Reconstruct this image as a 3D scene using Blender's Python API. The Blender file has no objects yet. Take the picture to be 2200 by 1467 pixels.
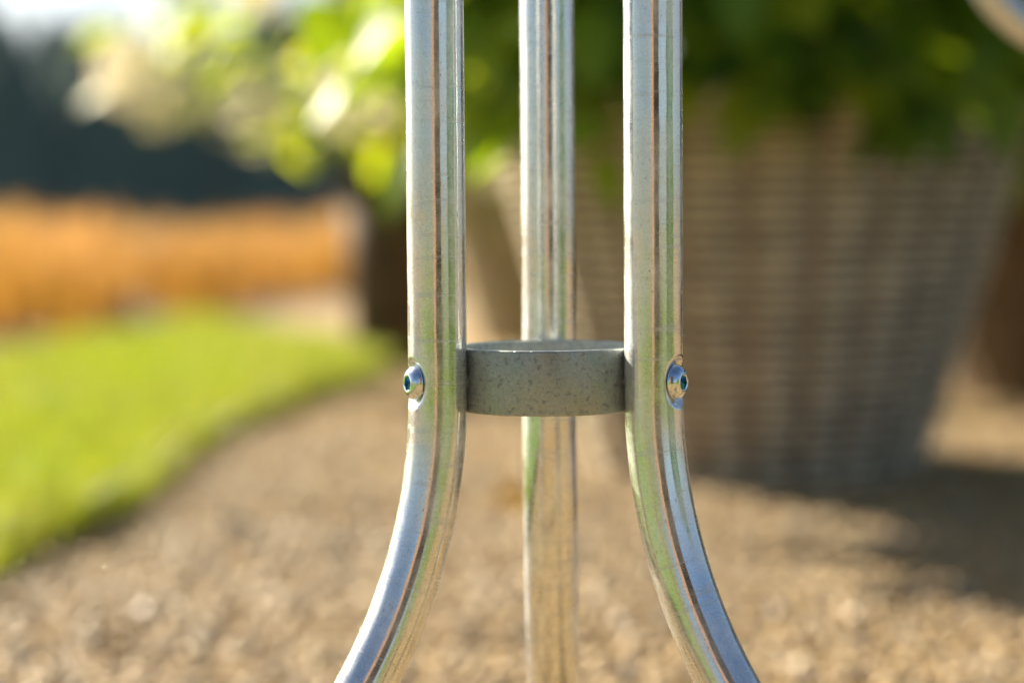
import bpy, bmesh, math, random
import numpy as np
from mathutils import Vector, Matrix

random.seed(7)
rng = np.random.default_rng(7)
R = math.radians
scene = bpy.context.scene
C = scene.collection

# ------------------------------------------------------------------ camera, sky, sun, exposure
cam_d = bpy.data.cameras.new('camera')
cam = bpy.data.objects.new('camera', cam_d)
C.objects.link(cam)
cam_d.lens = 70.0
cam_d.sensor_width = 36.0
cam_d.clip_start = 0.02
cam_d.clip_end = 3000.0
CAM_H = 0.40
cam.matrix_world = (Matrix.Translation((0, 0, CAM_H)) @ Matrix.Rotation(R(90 - 3.39), 4, 'X')
                    @ Matrix.Rotation(R(-0.42), 4, 'Z'))
cam_d.dof.use_dof = True
cam_d.dof.focus_distance = 0.912
cam_d.dof.aperture_fstop = 2.9
scene.camera = cam

SUN_EL = R(34)
SUN_XY = Vector((-0.68, 0.733)).normalized()
sun_dir = Vector((SUN_XY.x * math.cos(SUN_EL), SUN_XY.y * math.cos(SUN_EL), math.sin(SUN_EL)))

world = bpy.data.worlds.new('World')
scene.world = world
world.use_nodes = True
wn = world.node_tree
wn.nodes.clear()
sky = wn.nodes.new('ShaderNodeTexSky')
sky.sky_type = 'NISHITA'
sky.sun_disc = False
sky.sun_elevation = SUN_EL
sky.sun_rotation = math.atan2(SUN_XY.x, SUN_XY.y)
sky.air_density = 0.8
sky.dust_density = 1.6
sky.ozone_density = 1.0
bg = wn.nodes.new('ShaderNodeBackground')
bg.inputs['Strength'].default_value = 0.05
wo = wn.nodes.new('ShaderNodeOutputWorld')
wn.links.new(sky.outputs[0], bg.inputs[0])
wn.links.new(bg.outputs[0], wo.inputs[0])

sun_l = bpy.data.lights.new('sun', 'SUN')
sun_l.energy = 5.0
sun_l.angle = R(0.5)
sun_l.color = (1.0, 0.88, 0.68)
sun = bpy.data.objects.new('sun', sun_l)
sun.rotation_euler = sun_dir.to_track_quat('Z', 'Y').to_euler()
C.objects.link(sun)

scene.view_settings.view_transform = 'Standard'
scene.view_settings.look = 'None'
scene.view_settings.gamma = 1.0
scene.view_settings.exposure = 1.62
scene.render.engine = 'CYCLES'
scene.cycles.use_denoising = True
scene.cycles.max_bounces = 8
scene.cycles.transmission_bounces = 6
scene.cycles.sample_clamp_indirect = 6.0
scene.cycles.blur_glossy = 0.3


# ------------------------------------------------------------------ helpers
def new_mesh(name, verts, faces, smooth=True):
    me = bpy.data.meshes.new(name)
    me.from_pydata([tuple(v) for v in verts], [], faces)
    if smooth:
        me.polygons.foreach_set('use_smooth', [True] * len(me.polygons))
    me.update()
    return me


def big_mesh(name, verts, tris, smooth=False, mats=None):
    """verts (n,3), tris (m,3) numpy arrays -> mesh"""
    me = bpy.data.meshes.new(name)
    v = np.ascontiguousarray(verts, dtype=np.float32)
    t = np.ascontiguousarray(tris, dtype=np.int32)
    me.vertices.add(len(v))
    me.vertices.foreach_set('co', v.ravel())
    me.loops.add(t.size)
    me.loops.foreach_set('vertex_index', t.ravel())
    me.polygons.add(len(t))
    me.polygons.foreach_set('loop_start', np.arange(0, t.size, 3, dtype=np.int32))
    if mats is not None:
        me.polygons.foreach_set('material_index', np.ascontiguousarray(mats, dtype=np.int32))
    if smooth:
        me.polygons.foreach_set('use_smooth', np.ones(len(t), dtype=bool))
    me.update(calc_edges=True)
    me.validate()
    return me


def obj(name, me, mat=None, parent=None, loc=None):
    o = bpy.data.objects.new(name, me)
    C.objects.link(o)
    if mat is not None and me is not None and len(me.materials) == 0:
        me.materials.append(mat)
    if parent is not None:
        o.parent = parent
    if loc is not None:
        o.location = loc
    return o


def tag(o, label=None, cat=None, group=None, kind=None):
    if label: o['label'] = label
    if cat: o['category'] = cat
    if group: o['group'] = group
    if kind: o['kind'] = kind
    return o


def thing(name, label, cat, loc=(0, 0, 0), rz=0.0, group=None):
    o = bpy.data.objects.new(name, None)
    o.empty_display_size = 0.05
    C.objects.link(o)
    o.location = loc
    o.rotation_euler = (0, 0, rz)
    return tag(o, label, cat, group)


def lathe(name, profile, seg=64, closed=False):
    """profile: list of (r,z); returns a mesh with a UV map in metres"""
    verts, faces = [], []
    n = len(profile)
    for r, z in profile:
        for k in range(seg):
            a = 2 * math.pi * k / seg
            verts.append((r * math.cos(a), r * math.sin(a), z))
    m = n if closed else n - 1
    for i in range(m):
        j = (i + 1) % n
        for k in range(seg):
            k2 = (k + 1) % seg
            faces.append((i * seg + k, i * seg + k2, j * seg + k2, j * seg + k))
    me = new_mesh(name, verts, faces)
    uv = me.uv_layers.new(name='UVMap')
    acc = [0.0]
    for i in range(1, n + 1):
        p, q = profile[i - 1], profile[i % n]
        acc.append(acc[-1] + math.hypot(p[0] - q[0], p[1] - q[1]))
    rm = max(p[0] for p in profile)
    li = 0
    for i in range(m):
        for k in range(seg):
            u0, u1 = 2 * math.pi * k / seg * rm, 2 * math.pi * (k + 1) / seg * rm
            for uvv in ((u0, acc[i]), (u1, acc[i]), (u1, acc[i + 1]), (u0, acc[i + 1])):
                uv.data[li].uv = uvv
                li += 1
    return me


def disc_profile_cap(profile):
    return profile


def tube_path(name, pts, rad, seg=24, cap=True, deform=None, up=Vector((0, 0, 1)), radz=None):
    """sweep a circle along points; UV u = arc round the section, v = length, in metres"""
    pts = [Vector(p) for p in pts]
    n = len(pts)
    verts, faces = [], []
    svals = [0.0]
    for i in range(1, n):
        svals.append(svals[-1] + (pts[i] - pts[i - 1]).length)
    # parallel frames with a fixed reference
    t0 = (pts[1] - pts[0]).normalized()
    ref = up if abs(t0.dot(up)) < 0.9 else Vector((1, 0, 0))
    nrm = (ref - t0 * ref.dot(t0)).normalized()
    for i in range(n):
        if i == 0: t = pts[1] - pts[0]
        elif i == n - 1: t = pts[-1] - pts[-2]
        else: t = pts[i + 1] - pts[i - 1]
        t.normalize()
        nrm = (nrm - t * nrm.dot(t)).normalized()
        b = t.cross(nrm)
        rr = rad[i] if isinstance(rad, (list, tuple)) else rad
        for k in range(seg):
            a = 2 * math.pi * k / seg
            p = pts[i] + nrm * (rr * math.cos(a)) + b * ((radz or rr) * math.sin(a))
            if deform: p = deform(p)
            verts.append(p)
    for i in range(n - 1):
        for k in range(seg):
            k2 = (k + 1) % seg
            faces.append((i * seg + k, i * seg + k2, (i + 1) * seg + k2, (i + 1) * seg + k))
    nside = len(faces)
    if cap:
        faces.append(tuple(reversed(range(seg))))
        faces.append(tuple(range((n - 1) * seg, n * seg)))
    me = new_mesh(name, verts, faces)
    uv = me.uv_layers.new(name='UVMap')
    r0 = rad[0] if isinstance(rad, (list, tuple)) else rad
    us = [2 * math.pi * k / seg * r0 for k in range(seg + 1)]
    buf = []
    for i in range(n - 1):
        for k in range(seg):
            buf += [us[k], svals[i], us[k + 1], svals[i], us[k + 1], svals[i + 1], us[k], svals[i + 1]]
    buf += [0.0] * (len(me.loops) * 2 - len(buf))
    uv.data.foreach_set('uv', buf)
    if cap:
        me.polygons[-1].use_smooth = False
        me.polygons[-2].use_smooth = False
    return me


class NT:
    """small node-tree writer"""
    def __init__(self, name):
        self.m = bpy.data.materials.new(name)
        self.m.use_nodes = True
        self.t = self.m.node_tree
        self.t.nodes.clear()
        self.out = self.t.nodes.new('ShaderNodeOutputMaterial')

    def n(self, typ, inputs=None, **props):
        nd = self.t.nodes.new(typ)
        for k, v in props.items():
            setattr(nd, k, v)
        for k, v in (inputs or {}).items():
            s = nd.inputs[k]
            if isinstance(v, bpy.types.NodeSocket): self.t.links.new(v, s)
            else: s.default_value = v
        return nd

    def noise(self, vec, scale, detail=3.0, rough=0.55):
        nd = self.n('ShaderNodeTexNoise', {'Scale': scale, 'Detail': detail, 'Roughness': rough})
        if vec is not None: self.t.links.new(vec, nd.inputs['Vector'])
        return nd.outputs['Fac']

    def mapping(self, vec, scale=(1, 1, 1), rot=(0, 0, 0), loc=(0, 0, 0)):
        nd = self.n('ShaderNodeMapping', {'Scale': scale, 'Rotation': rot, 'Location': loc})
        self.t.links.new(vec, nd.inputs['Vector'])
        return nd.outputs[0]

    def ramp(self, fac, stops, interp='LINEAR'):
        nd = self.n('ShaderNodeValToRGB')
        nd.color_ramp.interpolation = interp
        el = nd.color_ramp.elements
        while len(el) < len(stops): el.new(0.5)
        for e, (p, c) in zip(el, stops):
            e.position = p
            e.color = c if len(c) == 4 else (*c, 1)
        self.t.links.new(fac, nd.inputs['Fac'])
        return nd.outputs['Color']

    def rng(self, v, a, b, c, d):
        nd = self.n('ShaderNodeMapRange', {'From Min': a, 'From Max': b, 'To Min': c, 'To Max': d})
        self.t.links.new(v, nd.inputs['Value'])
        return nd.outputs[0]

    def mix(self, fac, a, b, mode='MIX'):
        nd = self.n('ShaderNodeMix', data_type='RGBA', blend_type=mode)
        for key, v in ((0, fac), (6, a), (7, b)):
            if isinstance(v, bpy.types.NodeSocket): self.t.links.new(v, nd.inputs[key])
            else: nd.inputs[key].default_value = v if not isinstance(v, tuple) or len(v) == 4 else (*v, 1)
        return nd.outputs[2]

    def math(self, op, a, b=0.0):
        nd = self.n('ShaderNodeMath', operation=op)
        for i, v in enumerate((a, b)):
            if isinstance(v, bpy.types.NodeSocket): self.t.links.new(v, nd.inputs[i])
            else: nd.inputs[i].default_value = v
        return nd.outputs[0]

    def bump(self, h, strength, dist):
        return self.n('ShaderNodeBump', {'Height': h, 'Strength': strength, 'Distance': dist}).outputs[0]

    def bsdf(self, **kw):
        nd = self.n('ShaderNodeBsdfPrincipled')
        for k, v in kw.items():
            s = nd.inputs[k.replace('_', ' ')]
            if isinstance(v, bpy.types.NodeSocket): self.t.links.new(v, s)
            else: s.default_value = (*v, 1) if isinstance(v, tuple) and len(v) == 3 else v
        return nd.outputs[0]

    def done(self, shader):
        self.t.links.new(shader, self.out.inputs['Surface'])
        return self.m


# ------------------------------------------------------------------ materials
def m_galvanised(name, base=(0.82, 0.855, 0.87), sharp=0.10, soft=0.46, mixf=0.32, pit=0.0, smet=0.85):
    w = NT(name)
    uv = w.n('ShaderNodeTexCoord').outputs['UV']
    oi = w.n('ShaderNodeObjectInfo').outputs['Random']
    off = w.n('ShaderNodeCombineXYZ', {'X': w.math('MULTIPLY', oi, 7.3), 'Y': w.math('MULTIPLY', oi, 3.1)}).outputs[0]
    va = w.n('ShaderNodeVectorMath', operation='ADD')
    w.t.links.new(uv, va.inputs[0]); w.t.links.new(off, va.inputs[1])
    p = va.outputs[0]
    iso = 0.25 if pit else 1.0
    streak = w.noise(w.mapping(p, (520 * iso, 14 if not pit else 130, 1)), 1.0, 4)   # drawn along the tube
    cloud = w.noise(w.mapping(p, (45, 26, 1)), 1.0, 5, 0.65)           # zinc bloom patches
    rings = w.noise(w.mapping(p, (14, 190, 1)), 1.0, 4, 0.65)          # rub marks round the tube
    s1 = w.noise(w.mapping(w.mapping(p, rot=(0, 0, R(40))), (1000, 170, 1)), 1.0, 1)   # scratches, two directions
    s2 = w.noise(w.mapping(w.mapping(p, rot=(0, 0, R(-62))), (1000, 150, 1)), 1.0, 1)
    scr = w.math('MAXIMUM', w.rng(s1, 0.66, 0.72, 0, 1), w.rng(s2, 0.66, 0.72, 0, 1))
    fine = w.noise(p, 950.0, 4, 0.65)
    speck = w.noise(w.mapping(p, (760, 330, 1)), 1.0, 2)
    speckmask = w.math('MULTIPLY', w.rng(speck, 0.655, 0.69, 0, 1), w.rng(cloud, 0.45, 0.58, 0, 1))
    dark = speckmask
    if not pit:
        seam = w.noise(w.mapping(p, (900, 300, 1)), 1.0, 2)
        su = w.n('ShaderNodeSeparateXYZ', {'Vector': uv}).outputs[0]
        seamline = w.rng(w.math('ABSOLUTE', w.math('SUBTRACT', su, w.math('ADD', 0.015, w.math('MULTIPLY', oi, 0.05)))), 0.0, 0.0009, 1, 0)
        dark = w.math('MAXIMUM', speckmask, w.math('MULTIPLY', w.rng(seam, 0.55, 0.62, 0, 1), seamline))
    col = w.mix(w.rng(cloud, 0.3, 0.7, 0, 1), tuple(0.70 * c for c in base), base)
    col = w.mix(w.rng(rings, 0.52, 0.72, 0, 0.45), col, tuple(0.66 * c for c in base))
    col = w.mix(w.rng(fine, 0.45, 0.7, 0, 0.5), col, tuple(0.5 * c for c in base))
    col = w.mix(w.math('MULTIPLY', scr, 0.30 if not pit else 0.14), col, (0.88, 0.89, 0.88))
    col = w.mix(w.math('MULTIPLY', dark, 0.6), col, (0.12, 0.13, 0.13))
    h = w.math('MULTIPLY', scr, -0.5)
    h = w.math('ADD', h, w.math('MULTIPLY', fine, 0.5))
    h = w.math('ADD', h, w.math('MULTIPLY', streak, 0.25))
    h = w.math('SUBTRACT', h, w.math('MULTIPLY', dark, 0.5))
    if pit:
        pn = w.noise(p, 330.0, 4, 0.65)
        pits = w.rng(pn, 0.57, 0.64, 0, 1)
        mott = w.noise(p, 700.0, 4, 0.7)
        col = w.mix(w.rng(mott, 0.35, 0.65, 0, 0.5), col, (0.24, 0.25, 0.22))
        col = w.mix(w.math('MULTIPLY', pits, 0.5), col, (0.13, 0.14, 0.13))
        h = w.math('SUBTRACT', h, w.math('MULTIPLY', pits, 2.0))
        h = w.math('ADD', h, w.math('MULTIPLY', mott, 1.2))
    wave = w.bump(w.noise(w.mapping(p, (70, 28, 1)), 1.0, 2), 0.5, 0.0005)
    nrm = w.n('ShaderNodeBump', {'Height': h, 'Strength': 0.30 + pit * 0.3, 'Distance': 0.00005 * (1 + 3 * pit), 'Normal': wave}).outputs[0]
    ra = w.math('ADD', sharp - 0.04, w.math('MULTIPLY', w.rng(streak, 0.3, 0.7, 0, 1), 0.10))
    rb = w.math('ADD', soft - 0.05, w.math('MULTIPLY', cloud, 0.14))
    an = 0.0 if pit else 0.6
    tg = w.n('ShaderNodeTangent', direction_type='UV_MAP', uv_map='UVMap').outputs[0]
    A = w.bsdf(Base_Color=col, Metallic=1.0, Roughness=ra, Normal=nrm, Anisotropic=an, Anisotropic_Rotation=0.25, Tangent=tg)
    B = w.bsdf(Base_Color=col, Metallic=smet, Roughness=rb, Normal=nrm, Anisotropic=an, Anisotropic_Rotation=0.25, Tangent=tg)
    mv = w.math('MAXIMUM', w.rng(cloud, 0.35, 0.62, 0, 1), w.rng(rings, 0.5, 0.65, 0, 1))
    mf = w.math('ADD', mixf - 0.28, w.math('MULTIPLY', mv, 0.62))
    ms = w.n('ShaderNodeMixShader', {0: mf})
    w.t.links.new(A, ms.inputs[1]); w.t.links.new(B, ms.inputs[2])
    return w.done(ms.outputs[0])


def m_simple(name, col, rough=0.6, metal=0.0, var=0.25, scale=30.0, bump=0.0, bdist=0.002, spec=0.4):
    w = NT(name)
    p = w.n('ShaderNodeTexCoord').outputs['Object']
    nz = w.noise(p, scale, 4)
    c = w.mix(w.rng(nz, 0.3, 0.7, 0, 1), tuple(x * (1 - var) for x in col), tuple(min(1, x * (1 + var)) for x in col))
    kw = dict(Base_Color=c, Roughness=rough, Metallic=metal, Specular_IOR_Level=spec)
    if bump: kw['Normal'] = w.bump(w.noise(p, scale * 3, 3), bump, bdist)
    return w.done(w.bsdf(**kw))


def m_leaf(name, col, back, trans=0.5, var=0.35, per_object=False, rough=0.45, patch=None):
    w = NT(name)
    geo = w.n('ShaderNodeNewGeometry')
    rnd = geo.outputs['Random Per Island']
    if per_object: rnd = w.n('ShaderNodeObjectInfo').outputs['Random']
    c1 = w.ramp(rnd, [(0.0, tuple(x * (1 - var) for x in col)), (0.5, col), (0.85, tuple(x * (1 + var * 0.6) for x in col)),
                      (1.0, (col[0] * 1.5, col[1] * 1.15, col[2] * 0.8))])
    t1 = w.ramp(rnd, [(0.0, tuple(x * (1 - var) for x in back)), (0.6, back), (1.0, (back[0] * 1.35, back[1] * 1.05, back[2]))])
    if patch:
        pz = w.rng(w.noise(w.n('ShaderNodeTexCoord').outputs['Object'], patch[0], 4, 0.6), 0.42, 0.68, 0, patch[2])
        c1 = w.mix(pz, c1, patch[1]); t1 = w.mix(pz, t1, patch[1])
    d = w.bsdf(Base_Color=c1, Roughness=rough, Specular_IOR_Level=0.4)
    t = w.n('ShaderNodeBsdfTranslucent', {'Color': t1}).outputs[0]
    ms = w.n('ShaderNodeMixShader', {0: trans})
    w.t.links.new(d, ms.inputs[1]); w.t.links.new(t, ms.inputs[2])
    return w.done(ms.outputs[0])


def m_gravel_ground():
    w = NT('gravel_ground')
    p = w.n('ShaderNodeTexCoord').outputs['Object']
    v = w.n('ShaderNodeTexVoronoi', {'Scale': 75.0, 'Randomness': 1.0})
    w.t.links.new(p, v.inputs['Vector'])
    cell = w.n('ShaderNodeSeparateColor', {0: v.outputs['Color']}).outputs[0]
    c = w.ramp(cell, [(0.0, (0.10, 0.075, 0.05)), (0.3, (0.25, 0.165, 0.072)), (0.65, (0.37, 0.25, 0.105)), (1.0, (0.48, 0.355, 0.18))])
    big = w.noise(p, 1.8, 4)
    c = w.mix(w.rng(big, 0.35, 0.7, 0, 0.35), c, (0.30, 0.20, 0.10))
    h = w.math('SUBTRACT', 1.0, v.outputs['Distance'])
    return w.done(w.bsdf(Base_Color=c, Roughness=0.8, Specular_IOR_Level=0.3, Normal=w.bump(h, 0.8, 0.008)))


def m_pebble():
    w = NT('pebble')
    rnd = w.n('ShaderNodeNewGeometry').outputs['Random Per Island']
    p = w.n('ShaderNodeTexCoord').outputs['Object']
    c = w.ramp(rnd, [(0.0, (0.05, 0.045, 0.04)), (0.12, (0.13, 0.10, 0.07)), (0.25, (0.27, 0.175, 0.062)), (0.5, (0.38, 0.245, 0.085)),
                     (0.75, (0.45, 0.305, 0.12)), (0.92, (0.53, 0.40, 0.20)), (1.0, (0.66, 0.60, 0.50))])
    c = w.mix(w.rng(w.noise(p, 300, 3), 0.3, 0.7, 0, 0.4), c, (0.27, 0.19, 0.11))
    rg_ = w.ramp(rnd, [(0.0, (0.6,) * 3), (0.95, (0.55,) * 3), (0.97, (0.22,) * 3), (1.0, (0.2,) * 3)])
    return w.done(w.bsdf(Base_Color=c, Roughness=rg_, Specular_IOR_Level=0.5))


M = {}
M['tube'] = m_galvanised('galvanised_tube')
M['ring'] = m_galvanised('galvanised_ring', base=(0.43, 0.495, 0.48), sharp=0.26, soft=0.52, mixf=0.7, pit=0.8, smet=0.5)
M['hoop'] = m_galvanised('galvanised_hoop', base=(0.7, 0.71, 0.71), sharp=0.2, soft=0.45, mixf=0.55)
M['bolt'] = m_simple('zinc_bolt', (0.60, 0.68, 0.76), rough=0.16, metal=1.0, var=0.18, scale=500, bump=0.25, bdist=0.0002)
M['socket'] = m_simple('blue_zinc_socket', (0.30, 0.58, 0.70), rough=0.18, metal=1.0, var=0.2, scale=500)
M['rubber'] = m_simple('black_rubber', (0.02, 0.02, 0.02), rough=0.6)
M['ground'] = m_gravel_ground()
M['pebble'] = m_pebble()
M['lawn_soil'] = m_simple('lawn_turf', (0.13, 0.21, 0.03), rough=0.9, var=0.35, scale=12)
M['blade'] = m_leaf('grass_blade', (0.13, 0.20, 0.022), (0.36, 0.46, 0.025), trans=0.5, var=0.4, patch=(2.5, (0.42, 0.36, 0.10), 0.4))
M['straw'] = m_leaf('golden_grass', (0.42, 0.235, 0.045), (0.54, 0.31, 0.05), trans=0.45, var=0.3)
M['plume'] = m_leaf('grass_plume', (0.52, 0.32, 0.12), (0.62, 0.37, 0.13), trans=0.45, var=0.2)
M['bed_soil'] = m_simple('bed_soil', (0.07, 0.045, 0.02), rough=0.95, scale=6)
M['field'] = m_simple('meadow', (0.10, 0.12, 0.035), rough=0.95, scale=0.3)
M['wicker'] = m_simple('wicker', (0.60, 0.525, 0.375), rough=0.7, var=0.35, scale=22, bump=0.4, bdist=0.001)
M['wicker_dark'] = m_simple('wicker_stake', (0.24, 0.18, 0.12), rough=0.75, var=0.3, scale=30)
M['wicker_shade_brown'] = m_simple('wicker_shade_brown', (0.20, 0.125, 0.06), rough=0.7, var=0.4, scale=22)  # darker brown copy of the wicker, with that basket's shade in the colour
M['liner'] = m_simple('gap_shade_liner', (0.02, 0.018, 0.015), rough=0.8)  # black sheet so the gaps between strands look like deep shade
M['soil'] = m_simple('potting_soil', (0.035, 0.025, 0.016), rough=0.95, scale=60, bump=0.6, bdist=0.01)
M['stem'] = m_simple('woody_stem', (0.13, 0.085, 0.05), rough=0.8, scale=40)
M['leaf_dark'] = m_leaf('hydrangea_leaf', (0.08, 0.21, 0.025), (0.38, 0.54, 0.012), trans=0.5, var=0.4)
M['leaf_one'] = m_leaf('hydrangea_leaf_single', (0.08, 0.21, 0.025), (0.38, 0.54, 0.012), trans=0.5, var=0.4, per_object=True)
M['leaf_lime'] = m_leaf('lime_leaf', (0.17, 0.25, 0.015), (0.58, 0.70, 0.012), trans=0.62, var=0.35)
M['leaf_lime_one'] = m_leaf('lime_leaf_single', (0.17, 0.25, 0.015), (0.58, 0.70, 0.012), trans=0.62, var=0.35, per_object=True)
M['floret'] = m_leaf('cream_floret', (0.88, 0.84, 0.70), (0.93, 0.88, 0.68), trans=0.55, var=0.1)
M['pot'] = m_simple('rust_pot', (0.09, 0.05, 0.025), rough=0.75, var=0.4, scale=9)
M['needle_hazed'] = m_leaf('conifer_needle_hazed', (0.09, 0.17, 0.165), (0.11, 0.20, 0.17), trans=0.2, var=0.4, rough=0.7)  # lightened and blued, so distance haze is partly in the colour
M['yew'] = m_leaf('yew_leaf', (0.02, 0.045, 0.015), (0.04, 0.08, 0.01), trans=0.2, var=0.4)
M['bark'] = m_simple('conifer_bark', (0.06, 0.045, 0.035), rough=0.9, scale=3)
M['dead_leaf'] = m_leaf('fallen_leaf', (0.62, 0.36, 0.03), (0.6, 0.34, 0.03), trans=0.35, var=0.1)
M['dead_leaf_dark'] = m_simple('withered_leaf', (0.05, 0.04, 0.03), rough=0.8)


# ------------------------------------------------------------------ ground
def fan(name, outline, z, mat, kind='structure'):
    bm = bmesh.new()
    vs = [bm.verts.new((x, y, z)) for x, y in outline]
    bm.faces.new(vs)
    bmesh.ops.triangulate(bm, faces=bm.faces[:])
    me = bpy.data.meshes.new(name)
    bm.normal_update()
    for f in bm.faces:
        if f.normal.z < 0: f.normal_flip()
    bm.to_mesh(me); bm.free()
    o = obj(name, me, mat)
    o['kind'] = kind
    return o


def catmull(pts, per=8):
    out = []
    P = [pts[0]] + list(pts) + [pts[-1]]
    for i in range(1, len(P) - 2):
        p0, p1, p2, p3 = (np.array(P[j], float) for j in (i - 1, i, i + 1, i + 2))
        for k in range(per):
            t = k / per
            out.append(tuple(0.5 * ((2 * p1) + (-p0 + p2) * t + (2 * p0 - 5 * p1 + 4 * p2 - p3) * t * t + (-p0 + 3 * p1 - 3 * p2 + p3) * t ** 3)))
    out.append(tuple(pts[-1]))
    return out


fan('ground', [(-600, -600), (600, -600), (600, 900), (-600, 900)], 0.0, M['ground'])

# lawn: a strip left of the stand that narrows to a rounded tip in the gravel
lawn_edge = catmull([(-0.75, -0.6), (-0.60, 1.0), (-0.60, 2.36), (-0.56, 2.72), (-0.575, 3.55), (-0.50, 4.3), (-0.43, 4.85),
                     (-0.385, 5.15), (-0.41, 5.45), (-0.58, 6.2), (-0.92, 6.85), (-1.10, 7.35), (-1.24, 7.72)], 6)
lawn_back = catmull([(-1.24, 7.72), (-1.39, 6.6), (-1.48, 5.7), (-1.62, 4.5), (-1.9, 2.6), (-2.3, 0.5), (-2.6, -0.6)], 5)
lawn_poly = lawn_edge + lawn_back[1:]
fan('lawn', lawn_poly, 0.034, M['lawn_soil'])
nl = len(lawn_poly)
sk_v = [(x_, y_, z_) for z_ in (0.0, 0.034) for x_, y_ in lawn_poly]
sk_f = [(i_, (i_ + 1) % nl, nl + (i_ + 1) % nl, nl + i_) for i_ in range(nl)]
tag(obj('lawn_soil_edge', new_mesh('lawn_soil_edge', sk_v, sk_f, False), M['bed_soil']), kind='structure')
bed_edge = catmull([(-2.64, -0.6), (-2.34, 0.5), (-1.94, 2.6), (-1.66, 4.5), (-1.52, 5.7), (-1.43, 6.6), (-1.29, 7.8), (-1.17, 8.8), (-0.86, 10.7), (0.4, 12.2), (2.6, 13.4), (6, 14.0)], 6)
bed_poly = bed_edge + [(6, 17), (0.0, 16.2), (-4, 14), (-6.5, 9), (-6.5, -0.6)]
fan('planting_bed', bed_poly, 0.008, M['bed_soil'])
fan('meadow', [(-500, 20), (500, 20), (500, 800), (-500, 800)], 0.02, M['field'])
# the lawn behind the photographer, mirrored in the tubes
back_lawn = [(0.55, -0.9), (1.2, -0.25), (2.6, 0.1), (6, 0.4), (9, -3), (8, -14), (-8, -14), (-8, -1.6), (-3.0, -1.35), (-1.0, -1.3)]
fan('back_lawn', back_lawn, 0.012, M['lawn_soil'])


def in_poly(px, py, poly):
    inside = np.zeros(len(px), bool)
    n = len(poly)
    for i in range(n):
        x1, y1 = poly[i]
        x2, y2 = poly[(i + 1) % n]
        c = ((y1 > py) != (y2 > py))
        xi = (x2 - x1) * (py - y1) / ((y2 - y1) if y2 != y1 else 1e-9) + x1
        inside ^= c & (px < xi)
    return inside


def blades(px, py, z0, hmin, hmax, wid, lean, segs=2, width_top=0.35):
    """tapered, bent strips standing at the given points"""
    n = len(px)
    h = rng.uniform(hmin, hmax, n)
    a = rng.uniform(0, 2 * np.pi, n)          # facing
    la = rng.uniform(0, 2 * np.pi, n)         # lean heading
    ln = np.abs(rng.normal(0, lean, n)) * h
    w = wid * rng.uniform(0.6, 1.3, n)
    dx, dy = np.cos(a), np.sin(a)
    rows = []
    for k in range(segs + 1):
        t = k / segs
        cx = px + np.cos(la) * ln * t * t
        cy = py + np.sin(la) * ln * t * t
        cz = z0 + h * t
        ww = w * (1 - t * (1 - width_top)) * 0.5
        rows.append(np.stack([cx - dx * ww, cy - dy * ww, cz], 1))
        rows.append(np.stack([cx + dx * ww, cy + dy * ww, cz], 1))
    nv = len(rows)
    V = np.stack(rows, 1).reshape(-1, 3)
    base = (np.arange(n) * nv)[:, None]
    tr = []
    for k in range(segs):
        o = 2 * k
        tr.append(base + np.array([o, o + 1, o + 3]))
        tr.append(base + np.array([o, o + 3, o + 2]))
    T = np.stack(tr, 1).reshape(-1, 3)
    return V, T, (px + np.cos(la) * ln, py + np.sin(la) * ln, z0 + h)


# gravel stones: shown part of the path
def pebbles():
    ico = bmesh.new()
    bmesh.ops.create_icosphere(ico, subdivisions=1, radius=1.0)
    iv = np.array([v.co[:] for v in ico.verts])
    it = np.array([[v.index for v in f.verts] for f in ico.faces])
    ico.free()
    pts = []
    # nearest strip denser than the far one
    for (y0, y1, dens) in ((0.45, 1.4, 2600), (1.4, 2.6, 11500), (2.6, 3.8, 7000), (3.8, 5.2, 2200)):
        wx = 0.257 * y1 + 0.30
        n = int((y1 - y0) * 2 * wx * dens)
        pts.append(np.stack([rng.uniform(-wx, wx, n), rng.uniform(y0, y1, n)], 1))
    P = np.concatenate(pts)
    keep = ~in_poly(P[:, 0], P[:, 1], lawn_poly)
    edge = rng.uniform(0, 1, len(P)) < 0.05
    P = P[keep]
    n = len(P)
    size = np.clip(rng.lognormal(np.log(0.0045), 0.38, n), 0.0024, 0.0115)
    sc = size[:, None] * rng.uniform(0.65, 1.3, (n, 3))
    sc[:, 2] *= 0.75
    jit = rng.normal(1.0, 0.13, (n, len(iv)))
    V = iv[None] * jit[:, :, None] * sc[:, None, :]
    a = rng.uniform(0, 2 * np.pi, n)
    tl = rng.normal(0, 0.35, n)
    ca, sa, ct, st = np.cos(a)[:, None], np.sin(a)[:, None], np.cos(tl)[:, None], np.sin(tl)[:, None]
    x, y, z = V[..., 0], V[..., 1], V[..., 2]
    y, z = y * ct - z * st, y * st + z * ct
    x, y = x * ca - y * sa, x * sa + y * ca
    hump = 0.006 * np.sin(P[:, 0] * 9 + 1.3) * np.sin(P[:, 1] * 7)
    V = np.stack([x + P[:, 0, None], y + P[:, 1, None], z + (size * 0.25 + np.abs(hump))[:, None]], 2).reshape(-1, 3)
    T = (it[None] + (np.arange(n) * len(iv))[:, None, None]).reshape(-1, 3)
    o = obj('gravel', big_mesh('gravel', V, T, True), M['pebble'])
    tag(o, 'loose sandy tan gravel covering the path', 'gravel', kind='stuff')


pebbles()

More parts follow.
